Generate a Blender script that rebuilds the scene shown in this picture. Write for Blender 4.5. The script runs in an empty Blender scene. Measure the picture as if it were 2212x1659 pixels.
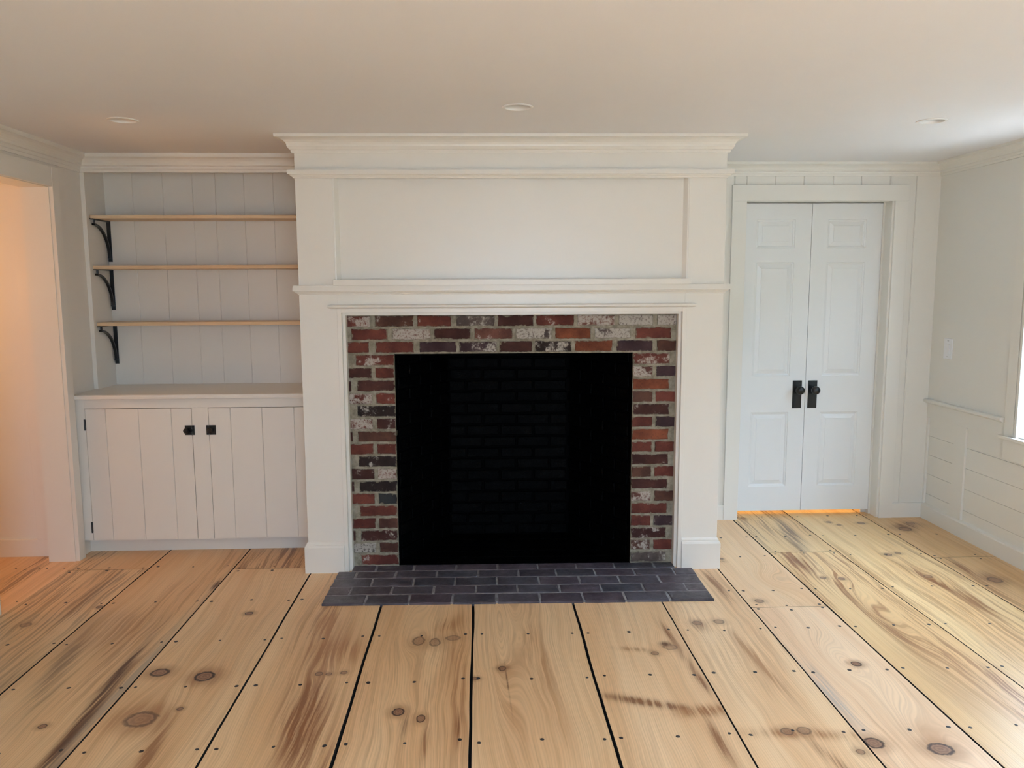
import bpy, bmesh, math, random
from mathutils import Matrix, Vector, noise
random.seed(7)
scene = bpy.context.scene
COL = scene.collection

# ------------------------------------------------------------------ camera
cam_d = bpy.data.cameras.new('camera'); cam = bpy.data.objects.new('camera', cam_d); COL.objects.link(cam)
FPX, PITCH, YAW, ROLL = 1697.68, 0.122067, 0.039433, -0.004384
cam_d.sensor_fit = 'HORIZONTAL'; cam_d.sensor_width = 36.0; cam_d.lens = 36.0 * FPX / 2212.0
cam_d.clip_start = 0.02; cam_d.clip_end = 200
_f = Vector((math.sin(YAW) * math.cos(PITCH), math.cos(YAW) * math.cos(PITCH), -math.sin(PITCH)))
_r = Vector((math.cos(YAW), -math.sin(YAW), 0)); _u = _r.cross(_f)
_r2 = _r * math.cos(ROLL) + _u * math.sin(ROLL); _u2 = -_r * math.sin(ROLL) + _u * math.cos(ROLL)
cam.matrix_world = Matrix(((_r2.x, _u2.x, -_f.x, 0), (_r2.y, _u2.y, -_f.y, 0), (_r2.z, _u2.z, -_f.z, 1.52), (0, 0, 0, 1)))
scene.camera = cam

# ------------------------------------------------------------------ colour management, world, lights
vs = scene.view_settings
scene.display_settings.display_device = 'sRGB'
vs.view_transform = 'Standard'; vs.look = 'None'; vs.gamma = 1.0; vs.use_curve_mapping = False
vs.exposure = 0.28
try:
    scene.cycles.diffuse_bounces = 5; scene.cycles.max_bounces = 8; scene.cycles.use_denoising = True
    scene.cycles.caustics_reflective = False; scene.cycles.caustics_refractive = False
    scene.cycles.sample_clamp_indirect = 6.0
except Exception:
    pass
SKY = 30.0
world = bpy.data.worlds.new('overcast_sky'); scene.world = world; world.use_nodes = True
bg = world.node_tree.nodes['Background']; bg.inputs['Color'].default_value = (0.60, 0.84, 1.16, 1)
# overcast sky: brightness (1 + 2 sin(elevation)) / 3 from horizon to zenith
_wn = world.node_tree
_tc = _wn.nodes.new('ShaderNodeTexCoord'); _sp = _wn.nodes.new('ShaderNodeSeparateXYZ'); _mr = _wn.nodes.new('ShaderNodeMapRange')
_wn.links.new(_tc.outputs['Generated'], _sp.inputs[0]); _wn.links.new(_sp.outputs[2], _mr.inputs[0])
_mr.inputs[1].default_value = 0.0; _mr.inputs[2].default_value = 1.0; _mr.inputs[3].default_value = SKY / 3; _mr.inputs[4].default_value = SKY
_wn.links.new(_mr.outputs[0], bg.inputs['Strength'])

SUN = 27.0
sun_d = bpy.data.lights.new('sun', 'SUN'); sun_d.energy = SUN; sun_d.angle = 0.01; sun_d.color = (0.97, 0.98, 1.0)
sun = bpy.data.objects.new('sun', sun_d); COL.objects.link(sun)
sun.rotation_euler = Vector((0.10, 0.66, -0.80)).to_track_quat('-Z', 'Y').to_euler()   # from behind the camera, through its window onto the floor there
def area(name, loc, rot, sx, sy, power, color, portal=False, spread=math.pi):
    l = bpy.data.lights.new(name, 'AREA'); l.shape = 'RECTANGLE'; l.size = sx; l.size_y = sy; l.energy = power; l.color = color[:3]
    if portal:
        l.cycles.is_portal = True
    l.spread = spread
    o = bpy.data.objects.new(name, l); COL.objects.link(o); o.location = loc; o.rotation_euler = rot
    return o
PI = math.pi
# daylight enters through the windows (portals only guide the sky's light)
WINR = [(3.30, 4.10), (0.9, 1.85)]            # windows in the right wall: y ranges
WINZ = (0.70, 2.0)
WINF = [(-0.6, 1.3)]         # windows in the wall behind the camera: x ranges
XR = 2.9065; YF = -1.3; XL = -2.29; ZC = 2.283
for a, b in WINR:
    area('window_portal', (XR + 0.20, (a + b) / 2, (WINZ[0] + WINZ[1]) / 2), (0, PI / 2, 0), WINZ[1] - WINZ[0], b - a, 1, (1, 1, 1), True)
for a, b in WINF:
    area('window_portal', ((a + b) / 2, YF - 0.2, 1.4), (PI / 2, 0, 0), b - a, 1.3, 1, (1, 1, 1), True)
def bulb(name, loc, power, color, r=0.06):
    l = bpy.data.lights.new(name, 'POINT'); l.energy = power; l.color = color; l.shadow_soft_size = r
    o = bpy.data.objects.new(name, l); COL.objects.link(o); o.location = loc
bulb('hall_lamp', (-3.3, 3.70, 1.55), 12, (1.0, 0.50, 0.19), 0.10)
bulb('closet_lamp', (2.15, 5.45, 1.9), 26, (1.0, 0.66, 0.30), 0.05)

# ------------------------------------------------------------------ node helpers
def new_mat(name):
    m = bpy.data.materials.new(name); m.use_nodes = True; nt = m.node_tree
    b = nt.nodes['Principled BSDF']
    return m, nt, b
class NG:
    def __init__(s, nt): s.nt = nt
    def n(s, t, **kw):
        x = s.nt.nodes.new(t)
        for k, v in kw.items(): setattr(x, k, v)
        return x
    def l(s, a, b): s.nt.links.new(a, b)
    def put(s, sock, v):
        if isinstance(v, bpy.types.NodeSocket): s.nt.links.new(v, sock)
        else: sock.default_value = v
    def m(s, op, a, b=0.0, clamp=False):
        x = s.n('ShaderNodeMath', operation=op, use_clamp=clamp); s.put(x.inputs[0], a); s.put(x.inputs[1], b); return x.outputs[0]
    def v(s, op, a, b=(0, 0, 0)):
        x = s.n('ShaderNodeVectorMath', operation=op); s.put(x.inputs[0], a)
        if op == 'SCALE': s.put(x.inputs['Scale'], b)
        else: s.put(x.inputs[1], b)
        return x.outputs['Value'] if op in ('LENGTH', 'DOT_PRODUCT', 'DISTANCE') else x.outputs[0]
    def mix(s, f, a, b, mode='MIX'):
        x = s.n('ShaderNodeMix', data_type='RGBA', blend_type=mode); s.put(x.inputs[0], f)
        s.put(x.inputs[6], a if isinstance(a, bpy.types.NodeSocket) or len(a) == 4 else (*a, 1))
        s.put(x.inputs[7], b if isinstance(b, bpy.types.NodeSocket) or len(b) == 4 else (*b, 1))
        return x.outputs[2]
    def noise(s, vec, scale=1, detail=3, rough=0.55, dist=0.0):
        x = s.n('ShaderNodeTexNoise'); s.put(x.inputs['Vector'], vec); x.inputs['Scale'].default_value = scale
        x.inputs['Detail'].default_value = detail; x.inputs['Roughness'].default_value = rough; x.inputs['Distortion'].default_value = dist
        return x.outputs[0]
    def ramp(s, f, stops, interp='LINEAR'):
        x = s.n('ShaderNodeValToRGB'); x.color_ramp.interpolation = interp
        el = x.color_ramp.elements
        while len(el) < len(stops): el.new(0.5)
        for e, (p, c) in zip(el, stops):
            e.position = p; e.color = (*c, 1) if not isinstance(c, float) else (c, c, c, 1)
        s.put(x.inputs[0], f); return x.outputs[0]
    def rng(s, f, a, b, c=0.0, d=1.0, smooth=True):
        x = s.n('ShaderNodeMapRange'); x.interpolation_type = 'SMOOTHSTEP' if smooth else 'LINEAR'
        s.put(x.inputs[0], f)
        for i, q in enumerate((a, b, c, d)): s.put(x.inputs[i + 1], q)
        return x.outputs[0]
    def bump(s, h, strength=0.2, dist=0.01):
        x = s.n('ShaderNodeBump'); x.inputs['Strength'].default_value = strength; x.inputs['Distance'].default_value = dist
        s.put(x.inputs['Height'], h); return x.outputs[0]

def paint(name, col, rough=0.38, bump=0.04, mott=0.02, scale=60):
    m, nt, b = new_mat(name); g = NG(nt)
    pos = g.n('ShaderNodeNewGeometry').outputs['Position']
    n1 = g.noise(pos, 2.2, 3)
    c = g.mix(n1, [x * (1 - mott) for x in col], [min(1, x * (1 + mott)) for x in col])
    nt.links.new(c, b.inputs['Base Color'])
    b.inputs['Roughness'].default_value = rough
    h = g.noise(pos, scale, 2)
    nt.links.new(g.bump(h, bump, 0.004), b.inputs['Normal'])
    return m
M_trim = paint('satin_white_trim_paint', (0.80, 0.772, 0.71), 0.33)
M_wall = paint('white_wall_paint', (0.79, 0.765, 0.71), 0.55, 0.05)
M_ceil = paint('white_ceiling_paint', (0.835, 0.83, 0.84), 0.9, 0.03)
M_door = paint('white_door_paint', (0.80, 0.805, 0.79), 0.35)
M_lt = paint('white_light_fixture', (0.85, 0.84, 0.82), 0.4)
M_black = paint('matte_black_metal', (0.004, 0.004, 0.0045), 0.32, 0.05)
M_switch = paint('white_switch_plastic', (0.85, 0.85, 0.87), 0.3)
M_lens = paint('frosted_white_lens', (0.93, 0.92, 0.90), 0.5)
M_slot = paint('dark_screw_slot', (0.12, 0.11, 0.10), 0.5)
M_gap = paint('dark_gap', (0.006, 0.005, 0.005), 0.95, 0.0)
M_bounce_ground = paint('pale_bounce_ground', (0.36, 0.34, 0.31), 0.95)
M_nail = paint('dark_iron_nail', (0.022, 0.02, 0.022), 0.45, 0.3, 0.3, 900)

def mortar_mat(name, c1, c2, rough=0.95):
    m, nt, b = new_mat(name); g = NG(nt)
    pos = g.n('ShaderNodeNewGeometry').outputs['Position']
    n1 = g.noise(pos, 30, 5, 0.65)
    nt.links.new(g.mix(g.rng(n1, 0.3, 0.7), c1, c2), b.inputs['Base Color'])
    b.inputs['Roughness'].default_value = rough
    nt.links.new(g.bump(g.noise(pos, 180, 4, 0.7), 0.6, 0.003), b.inputs['Normal'])
    return m
M_mortar = mortar_mat('grey_mortar', (0.19, 0.17, 0.125), (0.36, 0.33, 0.26))
M_mortar_h = mortar_mat('hearth_mortar', (0.17, 0.17, 0.17), (0.34, 0.34, 0.36), 0.6)
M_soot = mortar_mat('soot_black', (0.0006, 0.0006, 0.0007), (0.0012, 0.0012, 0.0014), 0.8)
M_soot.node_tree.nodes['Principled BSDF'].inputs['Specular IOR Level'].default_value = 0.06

def brick_mat(name, kind):
    m, nt, b = new_mat(name); g = NG(nt)
    oi = g.n('ShaderNodeObjectInfo'); tc = g.n('ShaderNodeTexCoord')
    pos = g.n('ShaderNodeNewGeometry').outputs['Position']
    off = g.v('SCALE', oi.outputs['Random'], 37.0)
    off = g.v('ADD', pos, g.v('MULTIPLY', g.n('ShaderNodeCombineXYZ').outputs[0], (0, 0, 0)))
    w4 = g.n('ShaderNodeCombineXYZ'); nt.links.new(oi.outputs['Random'], w4.inputs[0]); nt.links.new(oi.outputs['Random'], w4.inputs[1])
    P = g.v('ADD', pos, g.v('SCALE', w4.outputs[0], 23.0))
    nA = g.noise(P, 28, 6, 0.7); nB = g.noise(P, 9, 3, 0.6); nC = g.noise(P, 90, 5, 0.75)
    col = oi.outputs['Color']
    if kind == 'face':
        base = g.mix(g.rng(nB, 0.3, 0.7), g.mix(1.0, col, (0.62, 0.55, 0.58), 'MULTIPLY'), g.mix(1.0, col, (1.2, 1.15, 1.1), 'MULTIPLY'))
        base = g.mix(g.rng(nC, 0.54, 0.70, 0, 0.55), base, (0.035, 0.022, 0.022))
        # lime and old paint left on the reclaimed bricks: amount is the object's own alpha value
        thr = g.m('SUBTRACT', 0.80, g.m('MULTIPLY', oi.outputs['Alpha'], 0.50))
        nm = g.m('ADD', g.m('MULTIPLY', nA, 0.5), g.m('MULTIPLY', nB, 0.5))
        wash = g.rng(nm, thr, g.m('ADD', thr, 0.07))
        wash = g.m('MULTIPLY', wash, g.rng(nC, 0.33, 0.52))
        base = g.mix(g.m('MULTIPLY', wash, 0.85), base, (0.50, 0.46, 0.41))
        base = g.mix(g.rng(nC, 0.27, 0.33, 0.5, 0.0), base, (0.42, 0.38, 0.33))
        # mortar smeared over the brick's edges
        sep = g.n('ShaderNodeSeparateXYZ'); nt.links.new(tc.outputs['Generated'], sep.inputs[0])
        dx = g.m('SUBTRACT', 0.5, g.m('ABSOLUTE', g.m('SUBTRACT', sep.outputs[0], 0.5)))
        dz = g.m('SUBTRACT', 0.5, g.m('ABSOLUTE', g.m('SUBTRACT', sep.outputs[2], 0.5)))
        d = g.m('MINIMUM', g.m('MULTIPLY', dx, 2.6), dz)
        e = g.m('ADD', d, g.m('MULTIPLY', g.m('SUBTRACT', nA, 0.5), 0.75))
        base = g.mix(g.rng(e, 0.0, 0.09, 0.9, 0.0), base, (0.25, 0.225, 0.17))
        nt.links.new(base, b.inputs['Base Color']); b.inputs['Roughness'].default_value = 0.9; b.inputs['Specular IOR Level'].default_value = 0.3
        nt.links.new(g.bump(g.m('ADD', nC, g.m('MULTIPLY', nA, 0.8)), 0.7, 0.004), b.inputs['Normal'])
    elif kind == 'hearth':
        base = g.mix(g.rng(nB, 0.3, 0.7), g.mix(1.0, col, (0.7, 0.68, 0.7), 'MULTIPLY'), g.mix(1.0, col, (1.35, 1.35, 1.35), 'MULTIPLY'))
        base = g.mix(g.rng(nC, 0.60, 0.70, 0, 0.6), base, (0.20, 0.20, 0.22))
        base = g.mix(g.rng(nA, 0.66, 0.74, 0, 0.6), base, (0.42, 0.40, 0.42))
        nt.links.new(base, b.inputs['Base Color']); nt.links.new(g.rng(nA, 0.3, 0.7, 0.28, 0.5), b.inputs['Roughness'])
        nt.links.new(g.bump(g.m('ADD', nC, nA), 0.5, 0.004), b.inputs['Normal'])
    else:
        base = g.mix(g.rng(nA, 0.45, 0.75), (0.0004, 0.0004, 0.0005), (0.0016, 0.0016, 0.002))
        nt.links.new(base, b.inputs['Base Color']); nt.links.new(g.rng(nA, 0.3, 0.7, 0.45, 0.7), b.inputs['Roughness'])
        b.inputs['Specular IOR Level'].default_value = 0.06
        nt.links.new(g.bump(g.m('ADD', nC, nA), 0.5, 0.005), b.inputs['Normal'])
    return m
M_brick = brick_mat('reclaimed_brick', 'face'); M_hbrick = brick_mat('hearth_brick', 'hearth'); M_kbrick = brick_mat('blackened_brick', 'soot')

def pine_mat(name, seed, tone=1.0, tint=(1, 1, 1), streak=0.35, scol=(0.26, 0.12, 0.055), knots=(), blobs=(), cath=(), grain=1.0, sx=0.0, sw=9.0, rough=0.36, axis='y', fine=1.0):
    """wide pine board: growth lines along the board bent round its knots, brown and grey streaks, stains"""
    m, nt, b = new_mat(name); g = NG(nt)
    pos = g.n('ShaderNodeNewGeometry').outputs['Position']
    sep = g.n('ShaderNodeSeparateXYZ'); nt.links.new(pos, sep.inputs[0])
    X, Y = (sep.outputs[0], sep.outputs[1]) if axis == 'y' else (sep.outputs[1], sep.outputs[0])
    if axis == 'x': X = g.m('ADD', X, sep.outputs[2])
    u = X
    def local(k, ax, ay, rot=0.0):
        mp = g.n('ShaderNodeMapping', vector_type='TEXTURE'); nt.links.new(pos, mp.inputs[0])
        mp.inputs['Location'].default_value = (k[0], k[1], 0); mp.inputs['Rotation'].default_value = (0, 0, rot)
        mp.inputs['Scale'].default_value = (ax, ay, 1.0)
        return mp.outputs[0]
    def gauss(vec):
        d = g.v('LENGTH', vec); return g.m('POWER', 2.71828, g.m('MULTIPLY', g.m('MULTIPLY', d, d), -1.0))
    flat = g.v('MULTIPLY', pos, (1, 1, 0))
    for k in knots:
        kx, ky, r = k[:3]
        w = gauss(g.v('MULTIPLY', local((kx, ky), r * 2.4, r * 5.0), (1, 1, 0)))
        u = g.m('SUBTRACT', u, g.m('MULTIPLY', g.m('MULTIPLY', g.m('SUBTRACT', X, kx), w), 0.82))
    cx = g.n('ShaderNodeCombineXYZ'); nt.links.new(X, cx.inputs[0]); nt.links.new(g.m('MULTIPLY', Y, 0.33), cx.inputs[1]); cx.inputs[2].default_value = seed * 3.7
    low = g.noise(cx.outputs[0], 2.3, 3, 0.5)
    u = g.m('ADD', u, g.m('MULTIPLY', g.m('SUBTRACT', low, 0.5), 0.15))
    for (kx, ky, ax, ay) in cath:
        w = gauss(g.v('MULTIPLY', local((kx, ky), ax, ay), (1, 1, 0)))
        u = g.m('ADD', u, g.m('MULTIPLY', w, 0.10))
    def uv(sxx, syy, off):
        c = g.n('ShaderNodeCombineXYZ'); nt.links.new(g.m('MULTIPLY', u, sxx), c.inputs[0]); nt.links.new(g.m('MULTIPLY', Y, syy), c.inputs[1]); c.inputs[2].default_value = seed * 1.3 + off
        return c.outputs[0]
    fine_n = g.noise(uv(170, 2.4, 0), 1, 2, 0.6)
    mid_n = g.noise(uv(34, 0.7, 5), 1, 4, 0.6)
    wide_n = g.noise(uv(7, 0.5, 9), 1, 3, 0.5)
    rings = g.m('ADD', g.m('MULTIPLY', g.m('SINE', g.m('ADD', g.m('MULTIPLY', u, 760.0), g.m('MULTIPLY', mid_n, 9.0))), 0.5), 0.5)
    L = [0.88 * tone * tint[0], 0.62 * tone * tint[1], 0.37 * tone * tint[2]]
    A = [0.79 * tone * tint[0], 0.50 * tone * tint[1], 0.270 * tone * tint[2]]
    Dk = [0.58 * tone * tint[0], 0.32 * tone * tint[1], 0.14 * tone * tint[2]]
    col = g.mix(g.rng(wide_n, 0.32, 0.68), L, A)
    col = g.mix(g.rng(mid_n, 0.48, 0.75, 0, 0.34 * grain), col, Dk)
    col = g.mix(g.m('MULTIPLY', g.m('POWER', rings, 2.5), 0.22 * fine), col, [x * 0.62 for x in A])
    col = g.mix(g.rng(fine_n, 0.48, 0.70, 0, 0.22 * fine), col, [x * 0.55 for x in A])
    # dark resin streaks that follow the grain, denser about sx
    sn = g.noise(uv(58, 1.5, 17), 1, 5, 0.66)
    zone = g.noise(uv(3.0, 0.55, 23), 1, 2, 0.5)
    cen = g.m('POWER', 2.71828, g.m('MULTIPLY', g.m('POWER', g.m('MULTIPLY', g.m('SUBTRACT', X, sx), sw), 2.0), -1.0)) if sx else 1.0
    smask = g.m('MULTIPLY', g.m('MULTIPLY', g.rng(sn, 0.47, 0.60), g.rng(zone, 0.38, 0.62)), cen)
    col = g.mix(g.m('MULTIPLY', smask, streak * 1.6, True), col, scol)
    for q in blobs:
        (bx, by, ax, ay, rot, bc, st) = q
        lv = g.v('MULTIPLY', local((bx, by), ax, ay, rot), (1, 1, 0))
        w = gauss(lv)
        w = g.m('MULTIPLY', w, g.rng(g.m('ADD', g.m('MULTIPLY', sn, 0.7), g.m('MULTIPLY', mid_n, 0.3)), 0.38, 0.60, 0.25, 1.45), True)
        col = g.mix(g.m('MULTIPLY', w, st, True), col, bc)
    jit = g.noise(pos, 45, 3, 0.6)
    for k in knots:
        kx, ky, r = k[:3]; r *= 1.15; dk = k[3] if len(k) > 3 else 0.8; asp = 1.3 * (k[4] if len(k) > 4 else 0.75)
        lv = g.v('MULTIPLY', local((kx, ky), r, r * asp), (1, 1, 0))
        d = g.m('ADD', g.v('LENGTH', lv), g.m('MULTIPLY', g.m('SUBTRACT', jit, 0.5), 0.55))
        halo = g.rng(d, 0.9, 3.0, 0.6 * dk, 0.0)
        col = g.mix(halo, col, (0.34 * tone, 0.165 * tone, 0.075 * tone))
        cr = g.m('ADD', g.m('MULTIPLY', g.m('SINE', g.m('MULTIPLY', d, 15.0)), 0.5), 0.5)
        inner = g.mix(g.m('MULTIPLY', cr, 0.65), (0.34, 0.18, 0.105), (0.15, 0.07, 0.045))
        col = g.mix(g.rng(d, 0.85, 1.02, dk, 0.0), col, inner)
        ring = g.m('MULTIPLY', g.rng(d, 0.70, 0.92), g.rng(d, 1.0, 1.22, 1.0, 0.0))
        col = g.mix(g.m('MULTIPLY', ring, dk), col, (0.045, 0.022, 0.018))
    nt.links.new(col, b.inputs['Base Color'])
    nt.links.new(g.rng(mid_n, 0.3, 0.7, rough - 0.05, rough + 0.08), b.inputs['Roughness'])
    b.inputs['Specular IOR Level'].default_value = 0.4
    h = g.m('ADD', g.m('MULTIPLY', fine_n, 0.5), mid_n)
    nt.links.new(g.bump(h, 0.12, 0.003), b.inputs['Normal'])
    return m

# ------------------------------------------------------------------ geometry helpers
def frame(px, py, th):
    return Matrix.Translation((px, py, 0)) @ Matrix.Rotation(th, 4, 'Z') @ Matrix.Translation((-px, -py, 0))
I4 = Matrix.Identity(4)
FF = frame(0.15, 4.2, -0.0178)      # the chimney breast stands very slightly askew to the boards
FC = frame(2.2, 5.1, -0.0072)       # so does the closet wall
BASE = {}
def tag(o, label=None, cat=None, group=None, kind=None):
    if label: o['label'] = label
    if cat: o['category'] = cat
    if group: o['group'] = group
    if kind: o['kind'] = kind
    return o
def thing(name, base, M=I4, label=None, cat=None, group=None, kind=None):
    o = bpy.data.objects.new(name, None); COL.objects.link(o); o.empty_display_size = 0.1
    o.matrix_world = M @ Matrix.Translation(base); BASE[o] = Vector(base)
    return tag(o, label, cat, group, kind)
def link(name, me, mat=None, parent=None, M=I4, base=None, loc=None, kind=None, label=None):
    """a mesh object; coordinates are given in the frame of its thing"""
    o = bpy.data.objects.new(name, me); COL.objects.link(o)
    if mat is not None and not me.materials: me.materials.append(mat)
    if parent is not None:
        o.parent = parent; off = BASE.get(parent, Vector((0, 0, 0))); o.matrix_basis = Matrix.Translation(-off)
        BASE[o] = Vector((0, 0, 0))
    else:
        o.matrix_world = M; BASE[o] = Vector((0, 0, 0))
    if kind: o['kind'] = kind
    if label: o['label'] = label
    return o
class MB:
    def __init__(s): s.v = []; s.f = []
    def add(s, vs, fs):
        n = len(s.v); s.v += [tuple(q) for q in vs]; s.f += [tuple(i + n for i in f) for f in fs]; return s
    def box(s, x0, x1, y0, y1, z0, z1):
        return s.add([(x0, y0, z0), (x1, y0, z0), (x1, y1, z0), (x0, y1, z0), (x0, y0, z1), (x1, y0, z1), (x1, y1, z1), (x0, y1, z1)],
                     [(0, 3, 2, 1), (4, 5, 6, 7), (0, 1, 5, 4), (1, 2, 6, 5), (2, 3, 7, 6), (3, 0, 4, 7)])
    def sweep(s, prof, path, caps=True):
        """prof: (out, z) points, closed; path: xy points; out is to the right of travel, corners mitred"""
        n = len(path); P = [Vector((p[0], p[1])) for p in path]; rings = []
        for i in range(n):
            dirs = []
            if i > 0: dirs.append((P[i] - P[i - 1]).normalized())
            if i < n - 1: dirs.append((P[i + 1] - P[i]).normalized())
            nr = [Vector((d.y, -d.x)) for d in dirs]
            mt = sum(nr, Vector((0, 0))); mt.normalize(); mt = mt / max(0.2, mt.dot(nr[0]))
            rings.append([(P[i].x + mt.x * o, P[i].y + mt.y * o, z) for o, z in prof])
        k = len(prof); vs = [q for r in rings for q in r]; fs = []
        for i in range(n - 1):
            for j in range(k):
                a = i * k + j; b2 = i * k + (j + 1) % k; fs.append((a, b2, b2 + k, a + k))
        if caps: fs += [tuple(range(k - 1, -1, -1)), tuple((n - 1) * k + j for j in range(k))]
        return s.add(vs, fs)
    def tube(s, pts, r, seg=10, flat=None):
        P = [Vector(p) for p in pts]; rings = []
        for i, p in enumerate(P):
            d = (P[min(i + 1, len(P) - 1)] - P[max(i - 1, 0)]).normalized()
            a = d.cross(Vector((0, 0, 1)) if abs(d.z) < 0.9 else Vector((1, 0, 0))).normalized(); b2 = d.cross(a)
            rings.append([p + a * math.cos(2 * PI * k / seg) * r + b2 * math.sin(2 * PI * k / seg) * r for k in range(seg)])
        vs = [q for rg in rings for q in rg]; fs = []
        for i in range(len(P) - 1):
            for k in range(seg):
                fs.append((i * seg + k, i * seg + (k + 1) % seg, (i + 1) * seg + (k + 1) % seg, (i + 1) * seg + k))
        fs += [tuple(range(seg - 1, -1, -1)), tuple((len(P) - 1) * seg + k for k in range(seg))]
        return s.add(vs, fs)
    def lathe(s, c, prof, axis='z', seg=24):
        """prof: (radius, along) list round an axis through c"""
        rings = []
        for r, h in prof:
            rg = []
            for k in range(seg):
                a = 2 * PI * k / seg; x, y = r * math.cos(a), r * math.sin(a)
                rg.append({'z': (c[0] + x, c[1] + y, c[2] + h), 'y': (c[0] + x, c[1] + h, c[2] + y), 'x': (c[0] + h, c[1] + x, c[2] + y)}[axis])
            rings.append(rg)
        vs = [q for rg in rings for q in rg]; fs = []
        for i in range(len(prof) - 1):
            for k in range(seg):
                fs.append((i * seg + k, i * seg + (k + 1) % seg, (i + 1) * seg + (k + 1) % seg, (i + 1) * seg + k))
        if prof[0][0] > 1e-6: fs.append(tuple(range(seg)))
        if prof[-1][0] > 1e-6: fs.append(tuple((len(prof) - 1) * seg + k for k in range(seg)))
        return s.add(vs, fs)
    def mesh(s, name, smooth=False):
        me = bpy.data.meshes.new(name); me.from_pydata(s.v, [], s.f)
        bm = bmesh.new(); bm.from_mesh(me)
        bmesh.ops.remove_doubles(bm, verts=bm.verts, dist=1e-6)
        bmesh.ops.recalc_face_normals(bm, faces=bm.faces); bm.to_mesh(me); bm.free()
        if smooth:
            for p in me.polygons: p.use_smooth = True
        return me
    def obj(s, name, mat, parent=None, M=I4, bevel=0.0, smooth=False, kind=None, label=None, cat=None, group=None):
        me = s.mesh(name, smooth); o = link(name, me, mat, parent, M, kind=kind, label=label)
        if cat: o['category'] = cat
        if group: o['group'] = group
        if bevel:
            md = o.modifiers.new('soft_edge', 'BEVEL'); md.width = bevel; md.segments = 2; md.limit_method = 'ANGLE'; md.angle_limit = math.radians(40)
        return o
def bx(x0, x1, y0, y1, z0, z1): return MB().box(x0, x1, y0, y1, z0, z1)
def STR(name, label): return dict(kind='structure', label=label, cat='room')

# ------------------------------------------------------------------ floor: wide pine planks
NY0, NY1 = YF, 5.85
floor = thing('floor', (0, 0, 0), label='wide pine plank floor with dark open seams and iron nails', cat='floor', kind='structure')
MB().box(-3.75, 3.1, NY0 - 0.1, NY1, -0.08, -0.022).obj('subfloor', M_gap, floor)
BR = (0.27, 0.105, 0.038); GR = (0.25, 0.17, 0.10); DB = (0.11, 0.045, 0.022); RB = (0.40, 0.175, 0.065)
seams = [(-2.264, 0.0006), (-1.829, 0.0055), (-1.366, 0.0052), (-0.924, 0.0062), (-0.492, 0.0085), (-0.049, 0.008), (0.434, 0.0085), (0.869, 0.0048), (1.274, 0.0048), (1.646, 0.006), (2.049, 0.0042), (2.534, 0.004), (3.05, 0.003)]
rowsY = [-0.85, -0.43, 0.0, 0.41, 0.83, 1.25, 1.66, 2.08, 2.493, 2.915, 3.312, 3.757, 4.245, 4.60, 5.0, 5.4]
nail_me = MB().lathe((0, 0, 0), [(0.0062, -0.004), (0.0070, 0.0), (0.0058, 0.0009), (0.0, 0.0012)], seg=7).mesh('nail'); nail_me.materials.append(M_nail)
def wig(x, y, amp, s): return 0.55 * amp * (noise.noise(Vector((x * 7, y * 1.9, s))) + 0.5 * noise.noise(Vector((x * 9, y * 6.0, s + 4))))
def edge_x(i, y):
    x, gp = seams[i]; return x + wig(x, y, 0.006, 1.0)
def dark_sides(o):      # hidden side faces take the dark gap colour
    o.data.materials.append(M_gap)
    for p_ in o.data.polygons:
        if abs(p_.normal.z) < 0.5: p_.material_index = 1
def plank(i, y0, y1, mat, nails=True):
    n = max(3, int((y1 - y0) / 0.16)); vs = []; fs = []
    gl, gr = seams[i][1] * 1.35, seams[i + 1][1] * 1.35
    for k in range(n + 1):
        y = y0 + (y1 - y0) * k / n
        a = edge_x(i, y) + gl * 0.5 * (1 + 0.35 * noise.noise(Vector((i, y * 3, 2)))); b2 = edge_x(i + 1, y) - gr * 0.5 * (1 + 0.35 * noise.noise(Vector((i + 1, y * 3, 7))))
        vs += [(a, y, 0), (b2, y, 0), (a, y, -0.022), (b2, y, -0.022)]
    for k in range(n):
        q = 4 * k; fs += [(q, q + 1, q + 5, q + 4), (q, q + 4, q + 6, q + 2), (q + 1, q + 3, q + 7, q + 5), (q + 2, q + 6, q + 7, q + 3)]
    fs += [(0, 2, 3, 1), (4 * n, 4 * n + 1, 4 * n + 3, 4 * n + 2)]
    p = MB().add(vs, fs).obj('plank', mat, floor); dark_sides(p)
    xa, xb = seams[i][0], seams[i + 1][0]
    if nails:
        for yy in rowsY:
            if not (y0 + 0.01 < yy < y1 - 0.01): continue
            if min(abs(yy - y0), abs(yy - y1)) < 0.12: continue
            put_nails(p, xa, xb, yy)
        for e, sg in ((y0, 1), (y1, -1)):
            if NY0 + 0.1 < e < 4.6: put_nails(p, xa, xb, e + sg * 0.024)
    return p
def put_nails(p, xa, xb, yy):
    for xx in (xa + 0.035, (xa + xb) / 2, xb - 0.035):
        xx += random.uniform(-0.009, 0.009); y = yy + random.uniform(-0.012, 0.012)
        if -0.80 < xx < 1.15 and 3.62 < y: continue
        if y > 4.4 and xx < 1.3: continue
        o = bpy.data.objects.new('nail', nail_me); COL.objects.link(o); o.parent = p; o.location = (xx, y, 0)
        o.rotation_euler = (0, 0, random.uniform(0, 3)); sc = random.uniform(0.9, 1.3); o.scale = (sc, sc * random.uniform(0.8, 1.15), 1)
P = pine_mat
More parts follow.
